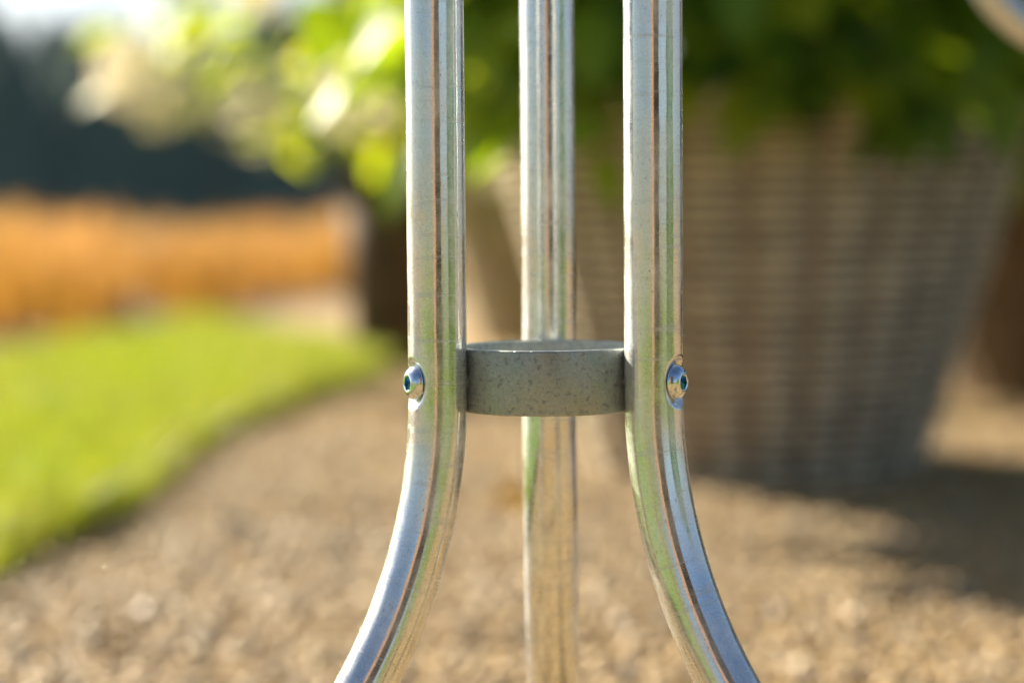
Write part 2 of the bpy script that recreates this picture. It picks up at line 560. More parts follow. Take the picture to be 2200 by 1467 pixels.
# turf
n = 150000
gx, gy = rng.uniform(-2.6, -0.3, n), 1.2 + (9.0 - 1.2) * rng.uniform(0, 1, n) ** 1.25
k = in_poly(gx, gy, lawn_poly) & (gx > -0.257 * gy - 0.45)
V, T, _ = blades(gx[k], gy[k], 0.033, 0.018, 0.042, 0.0042, 0.55, 2)
o = obj('grass', big_mesh('grass', V, T), M['blade'])
tag(o, 'bright mown grass of the lawn beside the gravel path', 'grass', kind='stuff')
# longer tufts at the lawn edge by the pot
n = 5000
le = np.array(lawn_edge)
sel = le[(le[:, 1] > 1.8) & (le[:, 1] < 8.8)]
idx = rng.integers(0, len(sel) - 1, n)
tt = rng.uniform(0, 1, n)
q = sel[idx] * (1 - tt)[:, None] + sel[idx + 1] * tt[:, None] + rng.normal(0, 0.022, (n, 2))
V, T, _ = blades(q[:, 0], q[:, 1], 0.018, 0.03, 0.065, 0.005, 0.7, 2)
o = obj('lawn_edge_grass', big_mesh('lawn_edge_grass', V, T), M['blade'])
tag(o, 'longer grass hanging over the edge of the lawn', 'grass', kind='stuff')
n = 60000
gx, gy = rng.uniform(-3.2, 5, n), rng.uniform(-7, 0.3, n)
k = in_poly(gx, gy, back_lawn)
V, T, _ = blades(gx[k], gy[k], 0.012, 0.02, 0.05, 0.009, 0.5, 1)
o = obj('back_lawn_grass', big_mesh('back_lawn_grass', V, T), M['blade'])
tag(o, 'mown grass of the lawn mirrored in the steel tubes', 'grass', kind='stuff')

# golden ornamental grass bed
n = 75000
gx, gy = rng.uniform(-6.4, 6, n), rng.uniform(0.5, 16.5, n)
k = in_poly(gx, gy, bed_poly) & ((gx > -0.257 * gy - 1.0))
gx, gy = gx[k], gy[k]
# clumps: pull towards clump centres
cl = np.stack([rng.uniform(-6.4, 6, 700), rng.uniform(0.5, 16.5, 700)], 1)
d2 = (gx[:, None] - cl[None, :, 0]) ** 2 + (gy[:, None] - cl[None, :, 1]) ** 2
near = d2.argmin(1)
f = 0.6
gx2, gy2 = gx * (1 - f) + cl[near, 0] * f, gy * (1 - f) + cl[near, 1] * f
kk = in_poly(gx2, gy2, bed_poly)
gx2, gy2, near = gx2[kk], gy2[kk], near[kk]
ch = rng.uniform(0.58, 1.14, 700)[near]
V1, T1, tips = blades(gx2, gy2, 0.008, 0.26 * ch, 0.43 * ch, 0.007, 0.28, 3, 0.3)
m = rng.uniform(0, 1, len(gx2)) < 0.55
tx, ty, tz = tips[0][m], tips[1][m], tips[2][m]
V2, T2, _ = blades(tx, ty, tz - 0.06, 0.06, 0.105, 0.016, 0.25, 2, 0.15)
Vb = np.concatenate([V1, V2])
Tb = np.concatenate([T1, T2 + len(V1)])
me = big_mesh('ornamental_grass', Vb, Tb, mats=np.concatenate([np.zeros(len(T1)), np.ones(len(T2))]))
me.materials.append(M['straw']); me.materials.append(M['plume'])
o = obj('ornamental_grass', me)
tag(o, 'golden orange ornamental grass in a low bed behind the lawn', 'ornamental grass', kind='stuff')


# ------------------------------------------------------------------ the tripod stand
TR = 0.01365          # tube radius
RING_R = 0.0445
RT = RING_R + TR - 0.0003
RING_Z0, RING_Z1 = 0.3119, 0.3419
BOLT_Z = 0.3268
BEND_Z, BEND_R, BEND_END = 0.3215, 0.250, R(58)
TOP_Z = 0.70

stand = thing('tripod_stand', 'galvanised steel tripod stand of three bent tubes bolted to a short pipe ring', 'stand',
              (0.0165, 0.949, 0.0), R(-2.2))


def leg_path():
    """(radial, z) of the centreline from the top down"""
    p = []
    z = TOP_Z
    while z > BOLT_Z + 0.024:
        p.append((RT, z)); z -= 0.012
    z = BOLT_Z + 0.024
    while z > BEND_Z:
        p.append((RT, z)); z -= 0.0009
    nn = 150
    for i in range(nn + 1):
        a = BEND_END * i / nn
        p.append((RT + BEND_R * (1 - math.cos(a)), BEND_Z - BEND_R * math.sin(a)))
    rr, zz = p[-1]
    drop = zz - 0.016
    m_ = 10
    for i in range(1, m_ + 1):
        p.append((rr + drop / math.tan(math.pi / 2 - BEND_END) * i / m_, zz - drop * i / m_))
    return p


def make_leg(ang):
    er = Vector((math.sin(ang), -math.cos(ang), 0))     # ang measured from the camera side
    et = Vector((0, 0, 1)).cross(er)
    path = leg_path()
    # refine around the bolt so that the dent is smooth
    ref = []
    for i in range(len(path) - 1):
        (r0, z0), (r1, z1) = path[i], path[i + 1]
        ref.append((r0, z0))
        if abs(0.5 * (z0 + z1) - BOLT_Z) < 0.024 and math.hypot(r1 - r0, z1 - z0) > 0.0012:
            ref.append(((r0 + r1) / 2, (z0 + z1) / 2))
    ref.append(path[-1])
    pts = [er * r + Vector((0, 0, z)) for r, z in ref]

    def dent(p):
        dz = p.z - BOLT_Z
        if abs(dz) > 0.024: return p
        pr = p.dot(er)
        u = p.dot(et)
        e = math.sqrt(u * u * 1.0 + (dz * 0.95) ** 2)
        flat = RT + TR - 0.0027 + max(0.0, e - 0.0072) ** 2 * 150.0 + max(0, abs(dz) - 0.009) * 0.5
        d = pr - flat
        kk_ = 0.0022
        if d > -kk_:
            # smooth minimum
            hh = max(kk_ - abs(pr - flat), 0.0) / kk_
            new = min(pr, flat) - hh * hh * kk_ * 0.25
            p = p + er * (new - pr)
        return p

    me = tube_path('leg', pts, TR, seg=96, deform=dent, up=er)
    leg = obj('leg', me, M['tube'], stand)
    # rubber foot on the lower end
    endp = pts[-1]
    dirv = (pts[-1] - pts[-2]).normalized()
    fp = [endp - dirv * 0.03, endp - dirv * 0.028, endp + dirv * 0.0, endp + dirv * 0.004]
    ft = obj('rubber_foot', tube_path('rubber_foot', fp, [0.0145, 0.0160, 0.0160, 0.0135], 32, up=er), M['rubber'], leg)
    tp = [Vector((er.x * RT, er.y * RT, TOP_Z - 0.0005 + z)) for z in (0, 0.003, 0.0045)]
    obj('end_cap', tube_path('end_cap', tp, [0.0139, 0.0139, 0.012], 32, up=er), M['rubber'], leg)
    return er


def make_bolt_mesh():
    """button head with a hexagon socket; axis = +Z, seat at z = 0"""
    seg = 48
    prof = [(0.0076, 0.0), (0.0082, 0.0003), (0.0082, 0.0009), (0.0079, 0.0016), (0.0072, 0.0027), (0.0063, 0.0037), (0.0053, 0.0044), (0.0042, 0.0048), (0.0038, 0.00482)]
    verts, faces = [], []
    for r, z in prof:
        for k_ in range(seg):
            a = 2 * math.pi * k_ / seg
            verts.append((r * math.cos(a), r * math.sin(a), z))
    rows = len(prof)
    for i in range(rows - 1):
        for k_ in range(seg):
            k2 = (k_ + 1) % seg
            faces.append((i * seg + k_, i * seg + k2, (i + 1) * seg + k2, (i + 1) * seg + k_))

    def hexr(a, f_):
        b = (a % (math.pi / 3)) - math.pi / 6
        return f_ / math.cos(b)
    h0 = len(verts)
    for (f_, z) in ((0.0030, 0.0045), (0.0029, 0.0014), (0.0001, 0.0010)):
        for k_ in range(seg):
            a = 2 * math.pi * k_ / seg
            rr = hexr(a, f_)
            verts.append((rr * math.cos(a), rr * math.sin(a), z))
    last = (rows - 1) * seg
    for k_ in range(seg):
        k2 = (k_ + 1) % seg
        faces.append((last + k_, last + k2, h0 + k2, h0 + k_))
    head = new_mesh('bolt', verts[:h0 + seg], [f_ for f_ in faces])
    sv = verts[h0:]
    sf = []
    for i in range(2):
        for k_ in range(seg):
            k2 = (k_ + 1) % seg
            sf.append((i * seg + k_, i * seg + k2, (i + 1) * seg + k2, (i + 1) * seg + k_))
    sock = new_mesh('hex_socket', sv, sf, smooth=False)
    return head, sock


head_me, sock_me = make_bolt_mesh()
shank_me = tube_path('shank', [Vector((0, 0, -0.030)), Vector((0, 0, -0.02)), Vector((0, 0, 0.0004))], 0.0040, 20, up=Vector((1, 0, 0)))
nut_me = lathe('nut', [(0.0042, -0.0245), (0.0075, -0.0245), (0.0075, -0.0185), (0.0042, -0.0185)], 6, True)
for p_ in nut_me.polygons: p_.use_smooth = False
for i, ang in enumerate((R(-60), R(60), R(180))):
    er = make_leg(ang)
    bo = obj('bolt', head_me, M['bolt'], stand)
    q_ = er.to_track_quat('Z', 'Y')
    bo.rotation_mode = 'QUATERNION'
    roll = Matrix.Rotation(R((12, -8, 20)[i]), 4, 'Z')
    bo.matrix_local = Matrix.Translation(er * (RT + TR - 0.0027) + Vector((0, 0, BOLT_Z))) @ q_.to_matrix().to_4x4() @ roll
    obj('hex_socket', sock_me, M['socket'], bo)
    obj('shank', shank_me, M['bolt'], bo)
    nt_ = obj('nut', nut_me, M['bolt'], bo)
    nt_.location = (0, 0, -0.0115)

ri, ro, bv = RING_R - 0.0032, RING_R, 0.0010


def ring_profile(z0, z1):
    prof = []
    for (cr, cz, a0) in ((ro - bv, z0 + bv, -90), (ro - bv, z1 - bv, 0), (ri + bv, z1 - bv, 90), (ri + bv, z0 + bv, 180)):
        for j in range(4):
            a = R(a0 + 30 * j)
            prof.append((cr + bv * math.cos(a), cz + bv * math.sin(a)))
    return prof


rg = obj('pipe_ring', lathe('pipe_ring', ring_profile(RING_Z0, RING_Z1), 160, True), M['ring'], stand)
rg['label'] = 'dull pitted grey pipe ring joining the tubes'
obj('pipe_ring', lathe('pipe_ring', ring_profile(0.652, 0.682), 96, True), M['ring'], stand)


# ------------------------------------------------------------------ wicker baskets
B_R0, B_SL, B_H, N_ST = 0.255, 0.30, 0.560, 24


def brad(z): return B_R0 + B_SL * z


def make_basket(label, mat, loc, rz, proto=None):
    root = thing('wicker_basket', label, 'basket', loc, rz, 'wicker planter baskets')
    if proto is not None:
        for ch in proto.children:
            c = ch.copy(); C.objects.link(c); c.parent = root
            if mat is not None and ch.name.startswith('strand'):
                c.material_slots[0].link = 'OBJECT'
                c.material_slots[0].material = mat
        return root
    rows = 28
    pitch = B_H / rows
    rr_ = random.Random(3)
    for j in range(rows):
        z = pitch * (j + 0.5)
        pts_n = N_ST * 6
        ph = rr_.uniform(0, 6.28)
        verts, faces = [], []
        seg = 8
        thick = rr_.uniform(0.95, 1.06)
        for i in range(pts_n):
            a = 2 * math.pi * i / pts_n
            wob = 0.0009 * math.sin(3 * a + ph) + 0.0006 * math.sin(11 * a + 2 * ph)
            rc = brad(z) - 0.008 * math.cos(N_ST * a) + 0.004 * math.cos(N_ST / 2 * a + math.pi * (j % 2))
            zc = z + wob
            for k_ in range(seg):
                b = 2 * math.pi * k_ / seg
                r_ = rc + 0.0085 * thick * math.cos(b)
                z_ = zc + pitch * 0.34 * thick * math.sin(b)
                verts.append((r_ * math.cos(a), r_ * math.sin(a), z_))
        for i in range(pts_n):
            i2 = (i + 1) % pts_n
            for k_ in range(seg):
                k2 = (k_ + 1) % seg
                faces.append((i * seg + k_, i2 * seg + k_, i2 * seg + k2, i * seg + k2))
        obj('strand', new_mesh('strand', verts, faces), mat, root)
    # stakes
    sp = [Vector((brad(z), 0, z)) for z in (0.0, 0.2, 0.4, B_H + 0.004)]
    st_me = tube_path('stake', sp, 0.0075, 8)
    for i in range(N_ST):
        s_ = obj('stake', st_me, M['wicker_dark'], root)
        s_.rotation_euler = (0, 0, 2 * math.pi * (i) / N_ST)
    # plaited rim: two rolls twisted round each other
    for phs in (0.0, math.pi):
        verts, faces = [], []
        pn, seg = 208, 8
        for i in range(pn):
            a = 2 * math.pi * i / pn
            w_ = 26 * a + phs
            rc, zc = brad(B_H) + 0.010 * math.cos(w_), B_H + 0.016 + 0.009 * math.sin(w_)
            for k_ in range(seg):
                b = 2 * math.pi * k_ / seg
                r_, z_ = rc + 0.010 * math.cos(b), zc + 0.010 * math.sin(b)
                verts.append((r_ * math.cos(a), r_ * math.sin(a), z_))
        for i in range(pn):
            i2 = (i + 1) % pn
            for k_ in range(seg):
                k2 = (k_ + 1) % seg
                faces.append((i * seg + k_, i2 * seg + k_, i2 * seg + k2, i * seg + k2))
        obj('rim', new_mesh('rim', verts, faces), mat, root)
    obj('liner', lathe('liner', [(0.02, 0.006), (brad(0) - 0.022, 0.006), (brad(B_H) - 0.022, B_H)], 64), M['liner'], root)
    obj('soil', lathe('soil', [(0.0005, 0.53), (0.2, 0.528), (0.34, 0.515), (brad(0.50) - 0.024, 0.50)], 48), M['soil'], root)
    return root


bk1 = make_basket('large grey brown wicker basket standing close behind the tripod, in shade', M['wicker'], (0.40, 3.24, 0.0), 0.1)
bk2 = make_basket('wicker basket farther back, glimpsed between the rusty pot and the large basket', None, (0.16, 6.5, 0.0), 0.7, bk1)
bk3 = make_basket('wicker basket with shade put into its dark brown colour, beyond the lit gravel patch, right beside the large basket', M['wicker_shade_brown'], (1.30, 4.52, 0.0), 1.3, bk1)

# rusty tapered pot
pot = thing('planter_pot', 'dark rusty brown tapered pot at the tip of the lawn', 'pot', (-0.335, 5.68, 0.0))
obj('body', lathe('body', [(0.001, 0.004), (0.108, 0.0), (0.113, 0.006), (0.134, 0.26), (0.152, 0.478), (0.142, 0.478), (0.138, 0.43), (0.001, 0.43)], 64), M['pot'], pot)
obj('rim', lathe('rim', [(0.151, 0.470), (0.162, 0.473), (0.164, 0.482), (0.164, 0.505), (0.160, 0.512), (0.146, 0.512), (0.142, 0.505), (0.143, 0.480)], 64, True), M['pot'], pot)
obj('soil', lathe('soil', [(0.0005, 0.475), (0.07, 0.474), (0.140, 0.468)], 40), M['soil'], pot)


# ------------------------------------------------------------------ hydrangeas
def leaf_template():
    rows = [(0.0, 0.02, 0.0), (0.16, 0.23, 0.012), (0.38, 0.33, 0.0), (0.62, 0.27, -0.04), (0.84, 0.12, -0.10), (1.0, 0.0, -0.16)]
    V, T = [], []
    for (t, w_, z) in rows:
        V += [(t, -w_, z + 0.18 * w_), (t, 0, z), (t, w_, z + 0.18 * w_)]
    for i in range(len(rows) - 1):
        a = 3 * i
        for s in (0, 1):
            T += [(a + s, a + s + 3, a + s + 1), (a + s + 1, a + s + 3, a + s + 4)]
    return np.array(V, float), np.array(T)


LV, LT = leaf_template()


def leaf_frames(pos, out, nlean=0.8, droop=0.45):
    n_ = len(pos)
    tip = out.copy()
    tip[:, 2] = tip[:, 2] * 0.4 - droop
    tip += rng.normal(0, 0.45, (n_, 3))
    tip /= np.linalg.norm(tip, axis=1)[:, None]
    nr = out * 0.55 + np.array([0, 0, 0.8]) + rng.normal(0, 0.4 * nlean, (n_, 3))
    nr -= tip * (nr * tip).sum(1)[:, None]
    nr /= np.linalg.norm(nr, axis=1)[:, None]
    side = np.cross(nr, tip)
    return tip, side, nr


def place_leaves(pos, out, size):
    tip, side, nr = leaf_frames(pos, out)
    V = (LV[None, :, 0, None] * tip[:, None] + LV[None, :, 1, None] * side[:, None] + LV[None, :, 2, None] * nr[:, None]) * size[:, None, None] + pos[:, None]
    return V, tip, side, nr


def floret_head(seed, rad=0.075):
    r_ = np.random.default_rng(seed)
    n_ = 90
    z = r_.uniform(-0.75, 1, n_)
    a = r_.uniform(0, 2 * np.pi, n_)
    rr = np.sqrt(1 - z * z)
    P = np.stack([rr * np.cos(a), rr * np.sin(a), z * 1.15], 1) * rad * r_.uniform(0.85, 1.05, (n_, 1))
    V, T = [], []
    for p in P:
        nn = Vector(p).normalized()
        t1 = nn.orthogonal().normalized()
        t1.rotate(Matrix.Rotation(r_.uniform(0, 6.28), 3, nn))
        t2 = nn.cross(t1)
        for k_ in range(4):
            d1 = t1 * math.cos(k_ * math.pi / 2) + t2 * math.sin(k_ * math.pi / 2)
            d2 = nn.cross(d1)
            s = 0.017 * r_.uniform(0.8, 1.2)
            b = len(V)
            c0 = Vector(p)
            V += [c0, c0 + d1 * s * 0.55 + d2 * s * 0.42 + nn * 0.002, c0 + d1 * s + nn * 0.004, c0 + d1 * s * 0.55 - d2 * s * 0.42 + nn * 0.002]
            T += [(b, b + 1, b + 2), (b, b + 2, b + 3)]
    return big_mesh('flower_head', np.array([tuple(v) for v in V]), np.array(T))


HEADS = [floret_head(1), floret_head(2), floret_head(3)]
leaf_me = big_mesh('leaf', LV, LT, smooth=True)
leaf_me_lime = leaf_me.copy()
leaf_me.materials.append(M['leaf_one'])
leaf_me_lime.materials.append(M['leaf_lime_one'])


def hydrangea(label, loc, soil_z, cz, rx, rz_, n_leaf, n_single, lime, heads, rim_r, skirt_z, lsize=0.105, seed=0, off=(0, 0), ry=None, hang=None, branch=None):
    """crown of real leaves round a spread of woody stems; the best seen leaves are single objects"""
    global rng
    rng = np.random.default_rng(100 + seed)
    root = thing('hydrangea', label, 'plant', (loc[0], loc[1], soil_z), 0, 'potted hydrangeas')
    cz0 = cz - soil_z
    # crown shell
    d = rng.normal(0, 1, (n_leaf, 3))
    d /= np.linalg.norm(d, axis=1)[:, None]
    fr = rng.uniform(0.25, 1.0, n_leaf) ** 0.45
    az = np.arctan2(d[:, 1], d[:, 0])
    lob = 1 + 0.10 * np.sin(3 * az + seed) + 0.08 * np.sin(5 * az + 2 * seed + 3 * d[:, 2])
    pos = d * np.array([rx, ry or rx, rz_]) * (fr * lob)[:, None]
    pos[:, 2] += cz0
    pos[:, :2] += np.array(off)
    # hanging skirt over the rim
    ns = n_leaf // 5
    a = rng.uniform(0, 2 * np.pi, ns)
    r_ = rim_r * rng.uniform(0.75, 1.22, ns)
    sk = np.stack([np.cos(a) * r_ + 0.6 * off[0], np.sin(a) * r_ + 0.6 * off[1], skirt_z - soil_z + rng.uniform(-0.03, 0.20, ns)], 1)
    if hang:
        for (ha, hw, hd) in hang:
            sk[:, 2] -= hd * np.exp(-((((a - ha + np.pi) % (2 * np.pi)) - np.pi) / hw) ** 2)
    pos = np.concatenate([pos, sk])
    rad2 = np.hypot(pos[:, 0], pos[:, 1])
    ok = (pos[:, 2] > (skirt_z - soil_z - 0.03)) | (rad2 > rim_r * 1.02) & (np.arange(len(pos)) >= n_leaf)
    pos = pos[ok]
    for (bx_, by_, bz_, bs_, bn_) in (branch or ()):     # leafy side branches reaching out of the crown
        pos = np.concatenate([pos, np.array([bx_ - loc[0], by_ - loc[1], bz_ - soil_z]) + rng.normal(0, 1, (bn_, 3)) * np.array([bs_, bs_, bs_ * 0.7])])
    out = pos - np.array([0, 0, cz0 - 0.1])
    out /= np.linalg.norm(out, axis=1)[:, None]
    size = lsize * rng.uniform(0.7, 1.25, len(pos))
    V, tip, side, nr = place_leaves(pos, out, size)
    # leaves that the photograph shows best: nearest the lens, inside the frame
    wp = pos + np.array([loc[0], loc[1], soil_z])
    px = wp[:, 0] / wp[:, 1]
    pz = (wp[:, 2] - CAM_H) / wp[:, 1]
    vis = (np.abs(px) < 0.27) & (pz < 0.125)
    score = np.where(vis, -wp[:, 1], -1e6) + 0.15 * (np.linalg.norm(pos / np.array([rx, rx, rz_]), axis=1) - 1)
    order = np.argsort(-score)
    single = order[:n_single]
    single = single[score[single] > -1e5]
    mask = np.ones(len(pos), bool)
    mask[single] = False
    Vm = V[mask].reshape(-1, 3)
    nm = int(mask.sum())
    T = (LT[None] + (np.arange(nm) * len(LV))[:, None, None]).reshape(-1, 3)
    fo = obj('foliage', big_mesh('foliage', Vm, T, True), M['leaf_lime'] if lime else M['leaf_dark'], root)
    fo['kind'] = 'stuff'
    lm = leaf_me_lime if lime else leaf_me
    for i in single:
        lo = obj('leaf', lm, None, root)
        mt = Matrix(((tip[i][0], side[i][0], nr[i][0], 0), (tip[i][1], side[i][1], nr[i][1], 0), (tip[i][2], side[i][2], nr[i][2], 0), (0, 0, 0, 1)))
        lo.matrix_local = Matrix.Translation(pos[i]) @ mt @ Matrix.Scale(size[i], 4)
    # stems
    for i in range(9):
        a = 2 * math.pi * i / 9 + rng.uniform(-0.3, 0.3)
        e = rng.uniform(0.5, 0.8)
        p0 = Vector((0.03 * math.cos(a), 0.03 * math.sin(a), -0.06))
        p1 = Vector((0.22 * rx * math.cos(a), 0.22 * rx * math.sin(a), cz0 * 0.55))
        p2 = Vector((e * rx * math.cos(a), e * rx * math.sin(a), cz0 + 0.1 * rz_))
        pts = []
        for j in range(7):
            t = j / 6
            pts.append(p0 * (1 - t) ** 2 + p1 * 2 * t * (1 - t) + p2 * t * t)
        obj('stem', tube_path('stem', pts, [0.011 - 0.0012 * j for j in range(7)], 8), M['stem'], root)
    for j, (hx, hy, hz, s) in enumerate(heads):
        h_ = obj('flower_head', HEADS[j % 3], M['floret'], root)
        h_.location = (hx - loc[0], hy - loc[1], hz - soil_z)
        h_.scale = (s, s, s)
        h_.rotation_euler = (rng.uniform(-0.7, 0.7), rng.uniform(-0.7, 0.7), rng.uniform(0, 6))
    return root


hydrangea('leafy dark green hydrangea filling the large basket close behind the tripod', (0.40, 3.24), 0.525, 1.10, 0.82, 0.52, 2100, 300, False,
          [(0.10, 2.55, 0.93, 1.1), (0.75, 2.62, 1.0, 1.1), (0.35, 3.2, 1.42, 1.2), (0.9, 3.3, 1.2, 1.1), (0.2, 3.5, 1.35, 1.1)],
          0.43, 0.645, 0.115, 1, (0.10, 0.0), None, [(R(-82), R(15), 0.13), (R(-127), R(10), 0.16), (R(-100), R(9), 0.05)],
          [(-0.07, 2.96, 0.70, 0.085, 60), (0.02, 2.82, 0.665, 0.05, 16), (-0.02, 3.0, 0.80, 0.10, 40)])
hydrangea('lime green hydrangea with cream flower heads overhanging the dark rusty pot', (-0.335, 5.68), 0.47, 0.87, 0.80, 0.30, 215, 300, True,
          [(-0.98, 5.20, 0.785, 1.25), (-0.88, 5.12, 0.72, 1.1), (-0.66, 5.02, 0.685, 1.25), (-0.38, 4.98, 0.70, 1.3),
           (-0.03, 5.0, 0.70, 1.0), (0.10, 5.15, 0.62, 1.0), (-0.70, 5.5, 1.05, 1.0), (-0.02, 5.1, 0.94, 0.9)],
          0.26, 0.66, 0.125, 2, (0.0, -0.25), 0.36)
hydrangea('hydrangea in the basket farther back, seen through the gap beside the rusty pot', (0.16, 6.5), 0.525, 0.95, 0.80, 0.42, 480, 60, True,
          [(-0.06, 5.85, 0.66, 1.0), (0.02, 5.8, 0.56, 0.9), (-0.12, 5.95, 0.85, 1.0), (0.08, 5.75, 0.75, 1.0)], 0.50, 0.56, 0.11, 3)
hydrangea('shaded dark hydrangea filling the brown basket beyond the lit gravel patch', (1.30, 4.52), 0.525, 0.98, 0.78, 0.44, 1700, 80, False,
          [(1.3, 4.5, 1.42, 1.1)], 0.50, 0.555, 0.115, 4)
rng = np.random.default_rng(55)


# ------------------------------------------------------------------ hoop on a post, right of the stand
hoop = thing('hoop_stand', 'galvanised tube hoop on a post, its curve just entering above the dark foliage', 'stand', (0.440, 1.50, -0.003), R(4))
hp = [Vector((0.0985 * math.cos(2 * math.pi * i / 72), 0, 0.628 + 0.0985 * math.sin(2 * math.pi * i / 72))) for i in range(73)]
obj('hoop', tube_path('hoop', hp, 0.0135, 28, cap=False, up=Vector((0, 1, 0))), M['hoop'], hoop)
obj('post', tube_path('post', [Vector((0, 0, z)) for z in (0.010, 0.2, 0.4, 0.522)], 0.0135, 28), M['hoop'], hoop)
obj('base_plate', lathe('base_plate', [(0.0005, 0.012), (0.115, 0.012), (0.118, 0.009), (0.118, 0.0)], 64), M['hoop'], hoop)


# ------------------------------------------------------------------ fallen leaves on the gravel
def fallen(name, label, mat, loc, s, rz, tilt=0.15):
    me = leaf_me.copy()
    me.name = name
    me.materials.clear()
    o = obj(name, me, mat)
    o.location = loc
    o.scale = (s, s, s)
    o.rotation_euler = (tilt, 0.1, rz)
    tag(o, label, 'leaf', 'leaves fallen on the gravel')


fallen('fallen_leaf', 'yellow ochre leaf lying on the gravel behind the ring', M['dead_leaf'], (-0.03, 2.70, 0.028), 0.10, 0.4, 0.45)
fallen('fallen_leaf', 'withered dark leaf lying on the gravel beside the lawn edge', M['dead_leaf_dark'], (-0.385, 2.55, 0.018), 0.075, 0.1)


# ------------------------------------------------------------------ wood on the horizon
def conifer_mesh(seed, h=13.0, rad=2.6, nf=3200):
    r_ = np.random.default_rng(seed)
    t = r_.uniform(0.06, 1.0, nf) ** 0.8
    tier = 0.72 + 0.28 * np.abs(np.sin(t * 21 + r_.uniform(0, 0.6, nf)))
    a = r_.uniform(0, 2 * np.pi, nf)
    rr = rad * (1 - t) ** 0.6 * tier * r_.uniform(0.35, 1.05, nf) * (1 + 0.2 * np.sin(3 * a + seed))
    P = np.stack([np.cos(a) * rr, np.sin(a) * rr, t * h], 1)
    L = r_.uniform(0.6, 1.3, nf) * (1.1 - 0.6 * t)
    o_ = np.stack([np.cos(a), np.sin(a), np.full(nf, -0.35)], 1)
    s_ = np.stack([-np.sin(a), np.cos(a), r_.normal(0, 0.3, nf)], 1)
    V = np.stack([P - s_ * (L * 0.28)[:, None], P + s_ * (L * 0.28)[:, None], P + o_ * L[:, None]], 1).reshape(-1, 3)
    # inner boughs that close the crown
    ni = 900
    t = r_.uniform(0.02, 0.95, ni); a = r_.uniform(0, 2 * np.pi, ni)
    rr = rad * 0.62 * (1 - t) ** 0.8
    q = np.stack([np.cos(a) * rr, np.sin(a) * rr, t * h], 1)
    sd = np.stack([-np.sin(a), np.cos(a), np.zeros(ni)], 1) * (0.5 + 0.9 * (1 - t))[:, None]
    up_ = np.array([0, 0, 1.5]) * np.ones((ni, 1))
    V = np.concatenate([V, np.stack([q - sd, q + sd, q + up_], 1).reshape(-1, 3)])
    T = np.arange(len(V)).reshape(-1, 3)
    return big_mesh('crown', V, T)


crowns = [conifer_mesh(i, 13.0, 3.0 + 0.3 * i) for i in range(3)]
trunk_me = tube_path('trunk', [Vector((0, 0, z)) for z in (-0.3, 3, 7, 12.4)], [0.24, 0.19, 0.12, 0.03], 8)
for c_ in crowns: c_.materials.append(M['needle_hazed'])
trunk_me.materials.append(M['bark'])
rr_ = random.Random(11)
x = -58.0
i = 0
while x < 40:
    y = 128 + rr_.uniform(-5, 5)
    s = rr_.uniform(0.95, 1.16)
    root = thing('conifer_tree', 'dark conifer standing in the front row of the distant wood', 'tree', (x, y, 0.0), rr_.uniform(0, 6), 'conifers of the distant wood')
    root.scale = (s * rr_.uniform(1.0, 1.3),) * 2 + (s,)
    obj('crown', crowns[i % 3], None, root)
    obj('trunk', trunk_me, None, root)
    x += rr_.uniform(1.9, 3.2)
    i += 1
# mass of the wood behind them
VV, TT, base = [], [], 0
cv = []
for c_ in crowns:
    a_ = np.zeros(len(c_.vertices) * 3, np.float32)
    c_.vertices.foreach_get('co', a_)
    cv.append(a_.reshape(-1, 3))
for j in range(90):
    v = cv[j % 3].copy()
    s = rr_.uniform(0.95, 1.17)
    a = rr_.uniform(0, 6.28)
    xy = v[:, :2] @ np.array([[math.cos(a), math.sin(a)], [-math.sin(a), math.cos(a)]]) * 1.25
    v = np.stack([xy[:, 0] * s + rr_.uniform(-75, 60), xy[:, 1] * s + rr_.uniform(136, 160), v[:, 2] * s], 1)
    VV.append(v)
    TT.append(np.arange(len(v)).reshape(-1, 3) + base)
    base += len(v)
o = obj('distant_wood', big_mesh('distant_wood', np.concatenate(VV), np.concatenate(TT)), M['needle_hazed'])
tag(o, 'dark mass of conifers behind the front row on the horizon', 'wood', kind='stuff')


# ------------------------------------------------------------------ clipped hedge added on the right as a dark band in the tube reflections
hedge = thing('reflection_hedge', 'low clipped dark green hedge, unseen, added for a dark reflection in the right side of the tubes', 'hedge', (3.4, -0.9, 0.0), R(18))
nh = 9000
hx, hy, hz = rng.uniform(-0.35, 0.35, nh), rng.uniform(-1.1, 1.1, nh), rng.uniform(0.02, 0.95, nh)
fc = rng.integers(0, 3, nh)
hx = np.where(fc == 0, np.sign(hx) * 0.35, hx); hy = np.where(fc == 1, np.sign(hy) * 1.1, hy); hz = np.where(fc == 2, 0.95, hz)
hp_ = np.stack([hx, hy, hz], 1) + rng.normal(0, 0.02, (nh, 3))
ho = hp_ - np.array([0, 0, 0.4]); ho /= np.linalg.norm(ho, axis=1)[:, None]
Vh = place_leaves(hp_, ho, rng.uniform(0.04, 0.07, nh))[0].reshape(-1, 3)
Th = (LT[None] + (np.arange(nh) * len(LV))[:, None, None]).reshape(-1, 3)
hf = obj('foliage', big_mesh('foliage', Vh, Th, True), M['leaf_dark'], hedge)
hf['kind'] = 'stuff'
for yy in (-0.8, -0.3, 0.25, 0.8):
    obj('stem', tube_path('stem', [Vector((0, yy, z)) for z in (0.0, 0.4, 0.85)], [0.025, 0.02, 0.01], 8), M['stem'], hedge)


